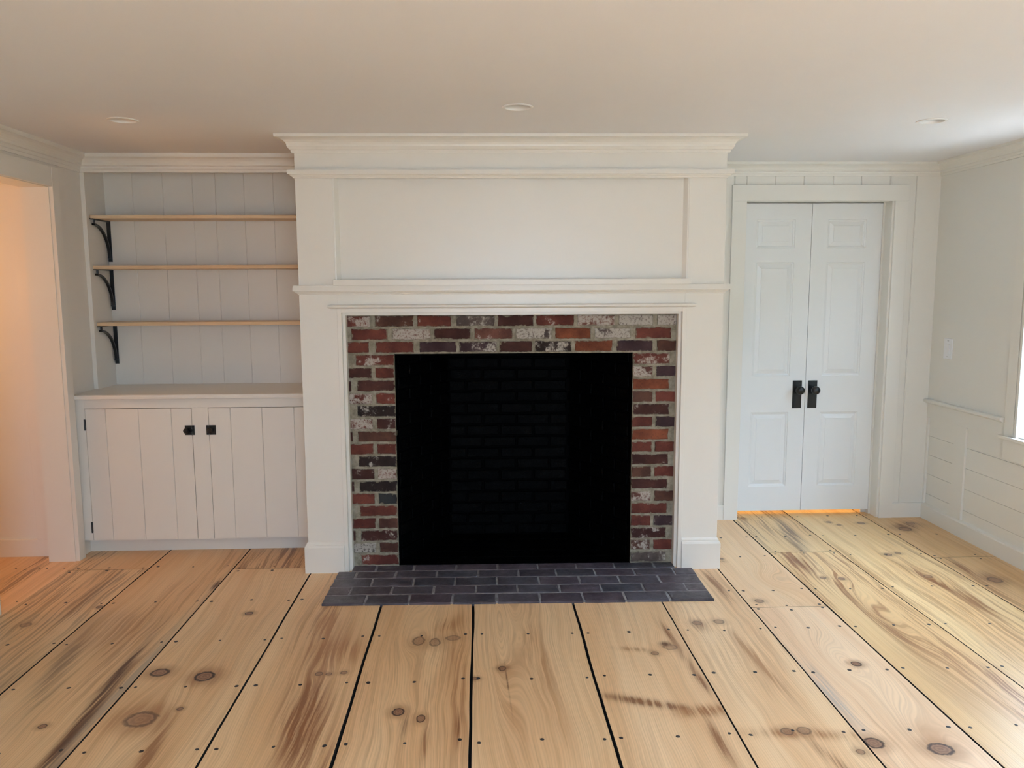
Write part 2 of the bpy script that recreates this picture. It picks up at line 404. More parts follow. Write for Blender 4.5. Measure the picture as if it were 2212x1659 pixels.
planks = [
 (0, NY0, 4.222, P('pine_plank_a', 1, 0.94, (1, 0.97, 0.92), 0.38, (0.20, 0.10, 0.05), [(-2.09, 3.516, 0.02, 0.5), (-1.849, 3.708, 0.012, 0.9)], [(-1.80, 3.02, 0.10, 0.30, 0, GR, 0.75), (-1.95, 3.95, 0.03, 0.35, 0, DB, 0.4)])),
 (0, 4.2245, 4.66, P('pine_plank_b', 2, 0.90, (1, 0.95, 0.88), 0.5)),
 (1, NY0, 4.66, P('pine_plank_c', 3, 0.93, (1, 0.95, 0.88), 0.25, BR, [(-1.548, 2.653, 0.012, 0.9)], [(-1.405, 2.50, 0.035, 0.50, 0.06, DB, 1.1), (-1.452, 3.02, 0.022, 0.34, 0.05, DB, 1.0), (-1.385, 2.9, 0.02, 0.7, 0, (0.42, 0.34, 0.25), 0.8), (-1.72, 3.12, 0.05, 0.35, 0.2, GR, 0.9), (-1.66, 3.45, 0.14, 0.25, 0, RB, 0.5), (-1.381, 3.97, 0.015, 0.06, 0, DB, 1.0)])),
 (2, NY0, 4.196, P('pine_plank_d', 4, 0.97, (1, 0.97, 0.92), 0.10, BR, [(-1.293, 3.029, 0.029, 0.9, 0.68), (-1.103, 2.989, 0.031, 1.0, 0.78), (-1.222, 2.683, 0.045, 0.6, 0.72), (-1.104, 3.595, 0.015, 1.0), (-1.109, 2.748, 0.009, 0.9)], [(-1.10, 2.45, 0.03, 0.22, 0.1, BR, 0.8), (-1.22, 2.69, 0.10, 0.12, 0, RB, 0.7), (-1.103, 2.99, 0.07, 0.09, 0, RB, 0.6)])),
 (2, 4.1985, 4.66, P('pine_plank_e', 5, 0.90, (1, 0.93, 0.85), 0.6)),
 (3, NY0, 4.2, P('pine_plank_f', 6, 0.98, (1, 0.96, 0.90), 0.85, (0.27, 0.115, 0.05), [(-0.655, 2.988, 0.013, 0.7), (-0.615, 2.985, 0.010, 0.7), (-0.557, 2.993, 0.011, 0.7)], [(-0.63, 3.18, 0.13, 0.16, 0.3, RB, 0.9), (-0.64, 2.66, 0.09, 0.40, 0.12, BR, 1.0), (-0.70, 3.45, 0.08, 0.15, 0.2, RB, 0.8)], sx=-0.60, sw=5.5)),
 (4, NY0, 4.2, P('pine_plank_g', 7, 1.0, (1, 0.965, 0.92), 0.16, BR, [(-0.281, 3.262, 0.022, 0.5, 1.2), (-0.210, 3.245, 0.019, 0.5, 1.3), (-0.133, 3.285, 0.026, 0.42, 0.6), (-0.311, 2.688, 0.018, 0.95, 0.9), (-0.226, 2.641, 0.013, 0.8, 1.2)], [(-0.16, 3.42, 0.05, 0.10, -0.4, RB, 0.85), (-0.10, 2.95, 0.05, 0.45, 0.05, RB, 0.7), (-0.20, 2.48, 0.012, 0.10, 0, BR, 0.8), (-0.09, 2.60, 0.012, 0.12, 0, BR, 1.0), (-0.28, 2.62, 0.02, 0.08, 0, DB, 0.5)], [(-0.36, 3.45, 0.09, 0.5)])),
 (5, NY0, 4.2, P('pine_plank_h', 8, 1.0, (1, 0.965, 0.925), 0.16, BR, [(0.074, 2.997, 0.012, 0.8, 1.1), (-0.038, 2.919, 0.014, 0.8, 0.6)], [(0.08, 3.0, 0.035, 0.015, 0, DB, 0.6), (0.092, 2.86, 0.003, 0.16, 0.04, DB, 1.0), (0.10, 2.70, 0.06, 0.40, 0.03, RB, 0.45), (0.22, 3.2, 0.05, 0.4, 0, RB, 0.4), (0.26, 2.8, 0.05, 0.4, 0, RB, 0.4)], [(0.065, 3.45, 0.045, 0.60), (0.06, 3.35, 0.10, 0.9)])),
 (6, NY0, 4.2, P('pine_plank_i', 9, 1.06, (1, 0.99, 0.98), 0.14, BR, [(0.792, 3.151, 0.026, 0.4, 0.6), (0.715, 3.098, 0.013, 0.6, 0.8)], [(0.60, 2.71, 0.19, 0.026, -0.36, (0.28, 0.13, 0.06), 1.15), (0.80, 2.645, 0.11, 0.035, 0.15, RB, 1.0), (0.78, 3.18, 0.022, 0.022, 0, DB, 1.2), (0.82, 3.28, 0.018, 0.12, 0.12, BR, 0.9), (0.83, 3.02, 0.018, 0.20, 0.05, BR, 0.7), (0.63, 3.14, 0.06, 0.02, -0.2, RB, 0.8), (0.79, 2.45, 0.02, 0.16, 0.05, BR, 0.9), (0.845, 2.85, 0.012, 0.07, 0.05, BR, 0.9)])),
 (7, NY0, 5.06, P('pine_plank_j', 10, 1.10, (1, 1.0, 0.99), 0.18, (0.38, 0.165, 0.06), [(0.972, 3.385, 0.018, 0.5), (1.076, 3.393, 0.020, 0.5, 0.7), (1.04, 2.499, 0.018, 0.55), (1.10, 2.502, 0.020, 0.5), (1.235, 2.37, 0.012, 0.6)], [(0.98, 3.36, 0.03, 0.06, 0, BR, 0.9), (1.12, 3.0, 0.02, 0.3, 0.08, RB, 0.7), (1.10, 2.48, 0.17, 0.03, -0.1, RB, 0.9), (1.24, 2.38, 0.02, 0.05, 0, DB, 0.7), (1.12, 2.35, 0.02, 0.12, 0.2, BR, 0.9), (1.20, 3.85, 0.03, 0.2, 0, BR, 0.8)])),
 (8, NY0, 3.541, P('pine_plank_k', 11, 1.16, (0.985, 1.0, 1.07), 0.08, BR, [(1.304, 2.417, 0.026, 0.85, 0.75), (1.506, 2.373, 0.034, 0.85, 0.62), (1.509, 2.966, 0.017, 0.95, 0.75)], [(1.30, 2.75, 0.03, 0.25, 0, (0.42, 0.40, 0.38), 0.6), (1.50, 2.42, 0.09, 0.12, 0, RB, 0.4)], [(1.44, 3.0, 0.07, 0.22), (1.5, 2.45, 0.09, 0.30)])),
 (8, 3.5435, 5.06, P('pine_plank_l', 12, 1.06, (1, 0.96, 0.93), 0.06, BR, [(1.343, 3.62, 0.018, 0.6), (1.34, 4.22, 0.009, 0.9)], [(1.32, 4.18, 0.035, 0.02, 0, BR, 0.5)], [(1.5, 3.9, 0.09, 0.16)])),
 (9, NY0, 4.304, P('pine_plank_m', 13, 1.05, (1, 0.99, 0.86), 0.62, (0.36, 0.15, 0.055), [(1.785, 3.906, 0.013, 0.8), (1.876, 3.888, 0.014, 0.9)], [(1.815, 3.38, 0.035, 0.42, 0, BR, 0.9), (1.75, 4.12, 0.05, 0.14, 0, BR, 1.0), (1.80, 2.8, 0.10, 0.3, 0, RB, 0.4)], [(1.82, 3.45, 0.085, 0.50)])),
 (9, 4.3065, NY1, P('pine_plank_n', 14, 1.0, (1, 0.99, 0.86), 0.5, BR, [(1.72, 4.98, 0.014, 0.7)], [(1.90, 4.62, 0.045, 0.33, -0.13, (0.24, 0.14, 0.08), 1.2)])),
 (10, NY0, NY1, P('pine_plank_o', 15, 1.06, (1, 0.99, 0.84), 0.38, (0.38, 0.165, 0.06), [(2.244, 4.867, 0.013, 0.8), (2.283, 4.805, 0.011, 0.7), (2.444, 4.836, 0.018, 0.75, 0.6), (2.307, 4.239, 0.018, 0.8), (2.377, 4.259, 0.014, 0.7), (2.344, 3.897, 0.018, 0.6)], [(2.33, 3.86, 0.03, 0.20, 0.1, BR, 1.0), (2.38, 3.55, 0.05, 0.15, 0, BR, 0.8)])),
 (11, NY0, 4.178, P('pine_plank_p', 16, 0.98, (1, 0.98, 0.88), 0.55, BR, [(2.66, 3.83, 0.03, 0.65)], [(2.66, 3.85, 0.07, 0.10, 0, BR, 0.7), (2.60, 4.0, 0.02, 0.12, 0, BR, 0.8)])),
 (11, 4.1805, NY1, P('pine_plank_q', 17, 0.97, (1, 0.97, 0.86), 0.12, BR, [(2.66, 4.70, 0.032, 0.7), (2.76, 4.82, 0.022, 0.6)], [(2.70, 4.76, 0.10, 0.06, 0.3, (0.27, 0.14, 0.07), 1.0)])),
]
for pl in planks: plank(*pl)
# narrower boards of the threshold and the hall beyond the doorway
hs = [(-2.264, .0006), (-2.416, .0016), (-2.529, .0016), (-2.86, .002), (-3.2, .002), (-3.55, .002), (-3.75, .002)]
hall_m = [P('pine_threshold', 21, 1.05, (1, 0.93, 0.90), 0.10), P('pine_hall_a', 22, 0.98, (1, 0.92, 0.85), 0.5), P('pine_hall_b', 23, 0.95, (1, 0.90, 0.82), 0.3), P('pine_hall_c', 24, 0.95, (1, 0.92, 0.85), 0.5)]
for i in range(len(hs) - 1):
    (xb, gb), (xa, ga) = hs[i], hs[i + 1]
    p = bx(xa + ga / 2, xb - gb / 2, 2.0, 4.55, -0.022, 0.0).obj('plank', hall_m[min(i, 3)], floor)
    for yy in (2.9, 3.33, 3.80, 4.25):
        for xx in ((xa + 0.03, xb - 0.03)):
            o = bpy.data.objects.new('nail', nail_me); COL.objects.link(o); o.parent = p; o.location = (xx + random.uniform(-.01, .01), yy + random.uniform(-.02, .02), 0); o.scale = (.8, .8, 1)

# ------------------------------------------------------------------ ceiling with three can lights
LIGHTS = [(-1.615, 3.755, 'left one, above the shelves alcove'), (0.166, 3.460, 'middle one, in front of the chimney breast'), (2.110, 3.705, 'right one, near the closet doors')]
bm = bmesh.new()
def loop(pts): 
    vsn = [bm.verts.new((x, y, ZC)) for x, y in pts]
    for i in range(len(vsn)): bm.edges.new((vsn[i], vsn[(i + 1) % len(vsn)]))
loop([(-3.8, YF - 0.1), (3.15, YF - 0.1), (3.15, 5.9), (-3.8, 5.9)])
for lx, ly, _ in LIGHTS: loop([(lx + 0.0545 * math.cos(2 * PI * k / 32), ly + 0.0545 * math.sin(2 * PI * k / 32)) for k in range(32)])
bmesh.ops.triangle_fill(bm, use_beauty=True, edges=bm.edges[:], normal=(0, 0, -1))
me = bpy.data.meshes.new('ceiling'); bm.to_mesh(me); bm.free()
ceil = link('ceiling', me, M_ceil); tag(ceil, 'plain white painted ceiling with three recessed lights', 'ceiling', kind='structure')
up = bx(-3.8, 3.15, YF - 0.1, 5.9, ZC + 0.12, ZC + 0.2).obj('upper_deck', M_gap, ceil)
for lx, ly, where in LIGHTS:
    t = thing('recessed_light', (lx, ly, ZC), label='round white recessed ceiling light, ' + where, cat='ceiling light', group='recessed ceiling lights')
    MB().lathe((lx, ly, ZC), [(0.0535, 0.002), (0.0535, -0.003), (0.056, -0.0045), (0.065, -0.0035), (0.068, 0.0)], seg=40).obj('trim_ring', M_lt, t, smooth=True)
    b_ = MB(); b_.lathe((lx, ly, ZC), [(0.0535, -0.003), (0.050, 0.012), (0.044, 0.040)], seg=40)
    b_.f = [f for f in b_.f if len(f) == 4]
    b_.obj('baffle', M_lt, t, smooth=True)
    MB().lathe((lx, ly, ZC), [(0.0, 0.036), (0.030, 0.037), (0.0442, 0.041), (0.0, 0.043)], seg=40).obj('lens', M_lens, t, smooth=True)

# ------------------------------------------------------------------ mouldings
CROWN_ROOM = [(0, -0.098), (0.010, -0.098), (0.012, -0.083), (0.018, -0.080), (0.020, -0.066), (0.030, -0.062), (0.031, -0.050), (0.037, -0.040), (0.048, -0.029), (0.062, -0.022), (0.070, -0.020), (0.071, 0.0), (0, 0)]
def prof(pr, z): return [(o, z + h) for o, h in pr]
CROWN_BREAST = [(0, -0.084), (0.010, -0.084), (0.013, -0.076), (0.013, -0.071), (0.020, -0.067), (0.026, -0.058), (0.028, -0.056), (0.029, -0.046), (0.034, -0.036), (0.045, -0.026), (0.060, -0.019), (0.078, -0.0165), (0.079, -0.001), (0, -0.001)]

# ------------------------------------------------------------------ left wall with doorway, hall beyond
wl = thing('wall_left', (XL, 3.0, 0), label='white painted left wall with cased doorway to the hall', cat='wall', kind='structure')
bx(XL - 0.147, XL, YF, 3.66, 0, ZC).obj('wall_panel', M_wall, wl)
bx(XL - 0.147, XL, 4.372, 5.05, 0, ZC).obj('wall_panel', M_wall, wl)
bx(XL - 0.147, XL, 3.66, 4.372, 2.066, ZC).obj('wall_panel', M_wall, wl)
tr = thing('trim_1', (XL, 4.0, 0), label='white flat casing and jamb of the hall doorway', cat='trim', kind='structure')
bx(XL - 0.147, XL, 4.366, 4.3722, 0, 2.0605).obj('jamb', M_trim, tr)
bx(XL - 0.147, XL, 3.654, 3.6602, 0, 2.0605).obj('jamb', M_trim, tr)
bx(XL - 0.147, XL, 3.654, 4.372, 2.0605, 2.0665).obj('head_jamb', M_trim, tr)
bx(XL, XL + 0.022, 4.370, 4.437, 0, 2.168).obj('casing_leg', M_trim, tr, bevel=0.0015)
bx(XL, XL + 0.022, 3.55, 3.638, 0, 2.168).obj('casing_leg', M_trim, tr, bevel=0.0015)
bx(XL, XL + 0.020, 3.638, 4.370, 2.064, 2.168).obj('casing_head', M_trim, tr, bevel=0.0015)
HY = 4.464
wh = thing('wall_hall', (-3.0, HY, 0), label='white panelled hall wall seen through the left doorway', cat='wall', kind='structure')
bx(-3.75, XL - 0.147, HY + 0.012, HY + 0.10, 0, ZC).obj('wall_panel', M_wall, wh)
bx(-2.545, XL - 0.147, HY - 0.004, HY + 0.012, 0.102, 2.09).obj('stile', M_trim, wh, bevel=0.001)
bx(-3.15, -3.05, HY, HY + 0.012, 0.102, 2.09).obj('stile', M_trim, wh, bevel=0.001)
bx(-3.75, XL - 0.147, HY, HY + 0.012, 2.09, 2.283).obj('rail', M_trim, wh, bevel=0.001)
bx(-3.75, XL - 0.147, HY - 0.006, HY + 0.012, 0, 0.102).obj('baseboard', M_trim, wh, bevel=0.0015)
bx(-3.8, -3.75, 2.0, 4.6, 0, ZC).obj('wall_hall_side', M_wall, None, kind='structure', label='plain white side wall of the hall', cat='wall')
bx(-3.8, XL - 0.147, 1.95, 2.0, 0, ZC).obj('wall_hall_front', M_wall, None, kind='structure', label='plain white near wall of the hall', cat='wall')

# ------------------------------------------------------------------ shelf alcove left of the chimney breast
YB = 4.954; AX0, AX1 = -2.268, -0.928
al = thing('wall_alcove', (-1.6, YB, 0), label='white board-lined alcove wall behind the pine shelves', cat='wall', kind='structure')
edges = [AX0 - 0.02, -2.10, -1.920, -1.742, -1.606, -1.433, -1.257, -1.080, AX1 + 0.02]
for a, b in zip(edges[:-1], edges[1:]):
    g_ = 0.003
    m_ = MB(); vs = [(x, YB + d, z) for z in (0.90, ZC) for x, d in ((a + 0.0002, 0.012), (a + 0.0002, 0.0026), (a + g_, 0.0), (b - g_, 0.0), (b - 0.0002, 0.0026), (b - 0.0002, 0.012))]
    m_.add(vs, [(0, 1, 2, 3, 4, 5), (11, 10, 9, 8, 7, 6)] + [(i, i + 6, (i + 1) % 6 + 6, (i + 1) % 6) for i in range(6)]).obj('board', M_trim, al)
bx(XL - 0.1, AX1 + 0.05, YB + 0.012, YB + 0.1, 0, ZC).obj('backing', M_wall, al)
bx(XL, AX0, 4.735, YB + 0.004, 0.9, ZC).obj('side_panel', M_trim, al)
bx(XL - 0.005, -2.2665, 4.712, 4.735, 0.9335, 2.195).obj('face_stile', M_trim, al, bevel=0.001)
bx(XL, AX1, 4.712, 4.735, 2.186, ZC).obj('face_rail', M_trim, al)
crown = thing('trim_2', (-2.2, 4.7, ZC), label='white crown moulding over the alcove and left wall', cat='trim', kind='structure')
MB().sweep(prof(CROWN_ROOM, ZC), [(XL, YF), (XL, 4.712), (AX1, 4.712)]).obj('crown_molding', M_trim, crown)

# base cabinet
CY = 4.467; CX1 = -0.932
cab = thing('base_cabinet', (-1.6, 4.7, 0), label='white built-in base cabinet with two plank doors left of the fireplace', cat='cabinet')
bx(XL + 0.001, CX1, CY + 0.022, YB, 0.087, 0.906).obj('carcass', M_trim, cab)
bx(XL + 0.001, CX1, 4.538, 4.555, 0.0, 0.087).obj('toe_kick', M_trim, cab)
bx(XL + 0.001, -2.2335, CY, CY + 0.022, 0.087, 0.906).obj('stile', M_trim, cab, bevel=0.001)
bx(-1.6405, -1.549, CY, CY + 0.022, 0.087, 0.853).obj('stile', M_trim, cab, bevel=0.001)
bx(-0.957, CX1, CY, CY + 0.022, 0.087, 0.853).obj('stile', M_trim, cab, bevel=0.001)
bx(-2.2335, CX1, CY, CY + 0.022, 0.853, 0.906).obj('rail', M_trim, cab, bevel=0.001)
bx(-2.235, -0.955, CY + 0.0215, CY + 0.0225, 0.087, 0.855).obj('door_gap', M_gap, cab)
for (d0, d1, cuts, hx) in ((-2.2315, -1.6428, (-2.1205, -1.938, -1.756), -2.2355), (-1.5468, -0.959, (-1.4255, -1.248, -1.0675), -0.955)):
    dr = bx(d0 + 0.01, d1 - 0.01, CY + 0.012, CY + 0.0213, 0.095, 0.842).obj('cabinet_door', M_trim, cab)
    es = (d0,) + cuts + (d1,)
    for a, b in zip(es[:-1], es[1:]):
        ga = 0.0 if a == d0 else 0.0024; gb = 0.0 if b == d1 else 0.0024
        m_ = MB(); vs = [(x, CY + d, z) for z in (0.088, 0.8502) for x, d in ((a + 0.0004, 0.018), (a + 0.0004, 0.001 + ga), (a + ga + .0004, 0.0), (b - gb - .0004, 0.0), (b - 0.0004, 0.001 + gb), (b - 0.0004, 0.018))]
        m_.add(vs, [(0, 1, 2, 3, 4, 5), (11, 10, 9, 8, 7, 6)] + [(i, i + 6, (i + 1) % 6 + 6, (i + 1) % 6) for i in range(6)]).obj('board', M_trim, dr)
    for z0 in (0.730, 0.134):
        MB().tube([(hx, CY - 0.004, z0), (hx, CY - 0.004, z0 + 0.063)], 0.0045, 8).box(hx - 0.004, hx + 0.004, CY - 0.003, CY + 0.004, z0 + 0.003, z0 + 0.060).obj('hinge', M_black, dr, label='black hinge')
# latches: backplate on the door, keeper on the frame, round turn knob
for lx0, lx1, kx, keep in ((-1.682, -1.628, -1.668, (-1.6425, -1.628)), (-1.562, -1.509, -1.538, (-1.562, -1.5475))):
    m_ = MB()
    m_.box(min(lx0, keep[0]) if keep[0] > -1.6 else lx0, keep[0] - 0.0012 if keep[0] > -1.645 and keep[0] < -1.6 else keep[1], CY - 0.004, CY + 0.0005, 0.697, 0.752) if False else None
    if keep[0] < -1.6:
        m_.box(lx0, keep[0] - 0.001, CY - 0.004, CY, 0.697, 0.752); m_.box(keep[0] + 0.001, keep[1], CY - 0.005, CY, 0.697, 0.752)
        m_.box(lx0 + 0.018, keep[1] - 0.006, CY - 0.010, CY - 0.004, 0.717, 0.732)
    else:
        m_.box(keep[1] + 0.001, lx1, CY - 0.004, CY, 0.697, 0.752); m_.box(keep[0], keep[1] - 0.001, CY - 0.005, CY, 0.697, 0.752)
        m_.box(keep[0] + 0.006, lx1 - 0.018, CY - 0.010, CY - 0.004, 0.717, 0.732)
    m_.lathe((kx, CY, 0.7245), [(0.007, -0.004), (0.006, -0.014), (0.011, -0.018), (0.0155, -0.023), (0.0155, -0.029), (0.010, -0.034), (0.0, -0.035)], 'y', 18)
    m_.obj('latch', M_black, cab, bevel=0.0008, label='square black cabinet latch with turn knob')
m_ = MB(); m_.box(XL + 0.001, CX1, 4.442, YB, 0.907, 0.9325)
ct = MB().sweep([(0, 0.907), (0.004, 0.907), (0.008, 0.911), (0.009, 0.920), (0.008, 0.929), (0.004, 0.9325), (0, 0.9325)], [(XL + 0.001, 4.442), (CX1, 4.442)])
m_.add(ct.v, ct.f)
c_ = m_.obj('worktop', M_trim, None, cat='countertop', label='white painted wooden counter top on the base cabinet')

# pine shelves and black brackets
M_shelf = pine_mat('pine_shelf', 31, 1.0, (0.93, 1.02, 1.12), 0.06, BR, axis='x', fine=0.6, rough=0.42)
for zt, w, w2 in ((1.950, 'top', 'highest'), (1.6585, 'middle', 'second'), (1.3255, 'bottom', 'lowest')):
    zb = zt - 0.0205
    bx(AX0 + 0.001, AX1 - 0.004, 4.748, YB - 0.001, zb, zt).obj('wall_shelf', M_shelf, None, bevel=0.001, cat='shelf', label='pale pine board shelf, %s of the three in the alcove' % w, group='pine shelves in the alcove')
    bxm = -2.254
    t = thing('shelf_bracket', (bxm, YB, zb), label='black iron shelf bracket under the %s pine shelf' % w, cat='bracket', group='black shelf brackets')
    bx(bxm - 0.0115, bxm + 0.0115, 4.736 if zt > 1.9 else 4.742, YB - 0.001, zb - 0.0055, zb - 0.0005).obj('top_plate', M_black, t, bevel=0.001)
    bx(bxm - 0.0115, bxm + 0.0115, YB - 0.0065, YB - 0.001, zb - 0.243, zb - 0.002).obj('back_plate', M_black, t, bevel=0.001)
    m_ = MB(); pts = []
    for k in range(15):
        a = k / 14 * PI / 2
        pts.append((4.765 + 0.175 * math.sin(a), zb - 0.031 - 0.185 * (1 - math.cos(a))))
    for (y0, z0), (y1, z1) in zip(pts[:-1], pts[1:]):
        d = Vector((y1 - y0, z1 - z0)).normalized(); nx, nz = -d.y * 0.0048, d.x * 0.0048
        vs = [(x, y, z) for x in (bxm - 0.008, bxm + 0.008) for y, z in ((y0 - nx, z0 - nz), (y1 - nx, z1 - nz), (y1 + nx, z1 + nz), (y0 + nx, z0 + nz))]
        m_.add(vs, [(0, 1, 2, 3), (7, 6, 5, 4), (0, 4, 5, 1), (1, 5, 6, 2), (2, 6, 7, 3), (3, 7, 4, 0)])
    m_.box(bxm - 0.008, bxm + 0.008, 4.932, YB - 0.006, zb - 0.222, zb - 0.214)
    m_.tube([(bxm, 4.772, zb - 0.005), (bxm, 4.772, zb - 0.031)], 0.006, 10)
    m_.tube([(bxm - 0.009, 4.766, zb - 0.031), (bxm + 0.009, 4.766, zb - 0.031)], 0.006, 10)
    m_.obj('brace', M_black, t)

# ------------------------------------------------------------------ chimney breast
BL, BRt = -0.934, 1.2715; BY = 4.104; BK = 5.02
sur = thing('fireplace_surround', (0.17, 4.5, 0), FF, 'floor-to-ceiling white panelled fireplace surround with mantel', 'fireplace surround')
IX0, IX1, IZ = -0.702, 1.0405, 1.379       # brick opening
def SB(name, *a, bevel=0.0012): return bx(*a).obj(name, M_trim, sur, bevel=bevel)
SB('pilaster', BL, -0.735, BY, BK, 0, 1.50)
SB('pilaster', 1.055 + 0.014, BRt, BY, BK, 0, 1.50)
SB('lintel_board', -0.735, 1.069, BY, BK, 1.412, 1.50)
# stepped casing round the brick
for s_, (a, b) in (('l', (-0.7405, -0.7185)), ('r', (1.0565, 1.0785))):
    SB('casing_leg', a, b, BY - 0.008, BY + 0.03, 0, 1.4155)
SB('casing_head', -0.7185, 1.0565, BY - 0.008, BY + 0.03, 1.394, 1.4155)
SB('inner_casing', -0.7185, IX0, BY + 0.018, 4.18, 0, 1.394)
SB('inner_casing', IX1, 1.0565, BY + 0.018, 4.18, 0, 1.394)
SB('inner_casing', IX0, IX1, BY + 0.018, 4.18, IZ, 1.394)
bead = [(0, 1.4155), (0.012, 1.4155), (0.024, 1.418), (0.030, 1.4235), (0.030, 1.430), (0.024, 1.4345), (0.012, 1.4365), (0, 1.4365)]
MB().sweep([(o, z) for o, z in bead], [(-0.757, BY + 0.005), (-0.757, BY), (1.095, BY), (1.095, BY + 0.005)]).obj('bead', M_trim, sur)
# plinths with a bevelled cap
for a, b in ((BL, -0.7407), (1.0787, BRt)):
    path = [(a, BK - 0.1), (a, BY), (b, BY)] if a < 0 else [(a, BY), (b, BY), (b, BK - 0.1)]
    MB().sweep([(0, 0), (0.017, 0), (0.017, 0.140), (0.013, 0.150), (0.008, 0.153), (0.008, 0.160), (0.004, 0.167), (0, 0.170)], path).obj('plinth', M_trim, sur)
SH = [(0, 1.488), (0.006, 1.489), (0.008, 1.495), (0.016, 1.500), (0.018, 1.505), (0.026, 1.506), (0.026, 1.5345), (0, 1.5345)]
MB().sweep(SH, [(BL, BK - 0.06), (BL, BY), (BRt, BY), (BRt, BK - 0.06)]).obj('mantel_molding', M_trim, sur)
SB('mantel_core', BL, BRt, BY, BK, 1.50, 1.5345)
SB('mantel_shelf', -0.748, 1.089, BY - 0.048, BY + 0.03, 1.5345, 1.563)
SB('upper_pilaster', BL, -0.745, BY, BK, 1.5345, 2.10)
SB('upper_pilaster', 1.080, BRt, BY, BK, 1.5345, 2.10)
SB('overmantel_panel', -0.745, 1.080, BY + 0.028, BK, 1.5345, 2.10)
for a, b, c in ((-0.745, -0.7205, 1), (1.080, 1.0555, -1)):
    MB().add([(a, BY + 0.003, 1.563), (a + c * 0.007, BY + 0.005, 1.563), (a + c * 0.0245, BY + 0.028, 1.563), (a, BY + 0.028, 1.563), (a, BY + 0.003, 2.08), (a + c * 0.007, BY + 0.005, 2.08), (a + c * 0.0245, BY + 0.028, 2.08), (a, BY + 0.028, 2.08)],
             [(0, 1, 5, 4), (1, 2, 6, 5), (2, 3, 7, 6), (3, 0, 4, 7), (0, 3, 2, 1), (4, 5, 6, 7)]).obj('panel_molding', M_trim, sur)
CAP = [(0, 2.074), (0.006, 2.075), (0.008, 2.081), (0.017, 2.086), (0.019, 2.090), (0.030, 2.091), (0.030, 2.1135), (0, 2.1135)]
MB().sweep(CAP, [(BL, BK - 0.06), (BL, BY - 0.004), (BRt, BY - 0.004), (BRt, BK - 0.06)]).obj('cap_molding', M_trim, sur)
SB('frieze', BL, BRt, BY, BK, 2.10, ZC - 0.001)
MB().sweep(prof(CROWN_BREAST, ZC), [(BL, BK - 0.06), (BL, BY), (BRt, BY), (BRt, BK - 0.06)]).obj('crown_molding', M_trim, sur)

# ------------------------------------------------------------------ brickwork
def brick_mesh(seed, rough=0.035):
    rnd = random.Random(seed); m_ = MB(); out = []; inn = []
    pts = [(-.5, -.5), (-.17, -.5), (.17, -.5), (.5, -.5), (.5, 0), (.5, .5), (.17, .5), (-.17, .5), (-.5, .5), (-.5, 0)]
    for x, z in pts: out.append((x + rnd.uniform(-1, 1) * 0.012, z + rnd.uniform(-1, 1) * rough))
    for x, z in out: inn.append((x * 0.955, z * 0.86 + rnd.uniform(-1, 1) * 0.02))
    vs = [(x, .5, z) for x, z in out] + [(x, -.42, z) for x, z in out] + [(x, -.5 + rnd.uniform(-.03, .03), z) for x, z in inn]
    n = 10; fs = []
    for i in range(n):
        j = (i + 1) % n; fs += [(i, j, n + j, n + i), (n + i, n + j, 2 * n + j, 2 * n + i)]
    fs.append(tuple(range(2 * n, 3 * n)))
    return m_.add(vs, fs).mesh('brick')
FB = [brick_mesh(s) for s in range(8)]
for q in FB: q.materials.append(M_brick)
HB = [brick_mesh(20 + s, 0.02) for s in range(5)]
for q in HB: q.materials.append(M_hbrick)
KB = [brick_mesh(40 + s, 0.02) for s in range(5)]
for q in KB: q.materials.append(M_kbrick)
fp = thing('brick_fireplace', (0.17, 4.4, 0), FF, 'open fireplace of reclaimed red brick with blackened firebox', 'fireplace')
fbase = Vector((0.17, 4.4, 0))
def put_brick(par, base, pool, x0, x1, z0, z1, y, depth=0.05, col=None, wash=0.0, rot=0.0, c=None, jit=True):
    o = bpy.data.objects.new('brick', random.choice(pool)); COL.objects.link(o); o.parent = par
    cx, cz = (x0 + x1) / 2, (z0 + z1) / 2
    ctr = Vector(c) if c else Vector((cx, y + depth / 2 + (random.uniform(-0.0015, 0.0015) if jit else 0), cz))
    o.location = ctr - base; o.scale = (x1 - x0, depth, z1 - z0); o.rotation_euler = (0, random.uniform(-.006, .006) if jit else 0, rot)
    if col: o.color = (*col, wash)
    return o
PAL = dict(R=(.145, .045, .034), D=(.070, .029, .025), K=(.032, .022, .021), O=(.22, .072, .038), B=(.105, .050, .037), G=(.12, .10, .09), P=(.060, .036, .042), W=(.16, .07, .055), C=(.03, .034, .038))
def face(spec, z0, z1):
    for x0, x1, cc in spec:
        w = int(cc[1]) / 10.0 if len(cc) > 1 else 0.15
        col = PAL[cc[0]]; k = random.uniform(0.88, 1.12)
        put_brick(fp, fbase, FB, x0, x1, z0, z1, 4.1605, 0.06, [q * k for q in col], w)
PT = 0.0685
def rz(i): t = 1.3745 - i * PT; return t - 0.0565, t + 0.0005
face([(-.703, -.583, 'R6'), (-.558, -.353, 'B5'), (-.334, -.155, 'R4'), (-.127, .073, 'G6'), (.089, .279, 'D2'), (.295, .494, 'R5'), (.513, .713, 'W7'), (.730, .915, 'G9'), (.938, 1.041, 'G9')], *rz(0))
face([(-.682, -.488, 'R4'), (-.467, -.263, 'W8'), (-.247, -.050, 'D2'), (-.034, .168, 'W5'), (.184, .377, 'G8'), (.394, .584, 'O2'), (.606, .798, 'G8'), (.823, 1.016, 'R4')], *rz(1))
face([(-.703, -.592, 'R3'), (-.558, -.355, 'R4'), (-.324, -.130, 'P2'), (-.113, .084, 'P6'), (.098, .273, 'D1'), (.285, .482, 'K6'), (.500, .701, 'O2'), (.722, .916, 'P4'), (.938, 1.041, 'B3')], *rz(2))
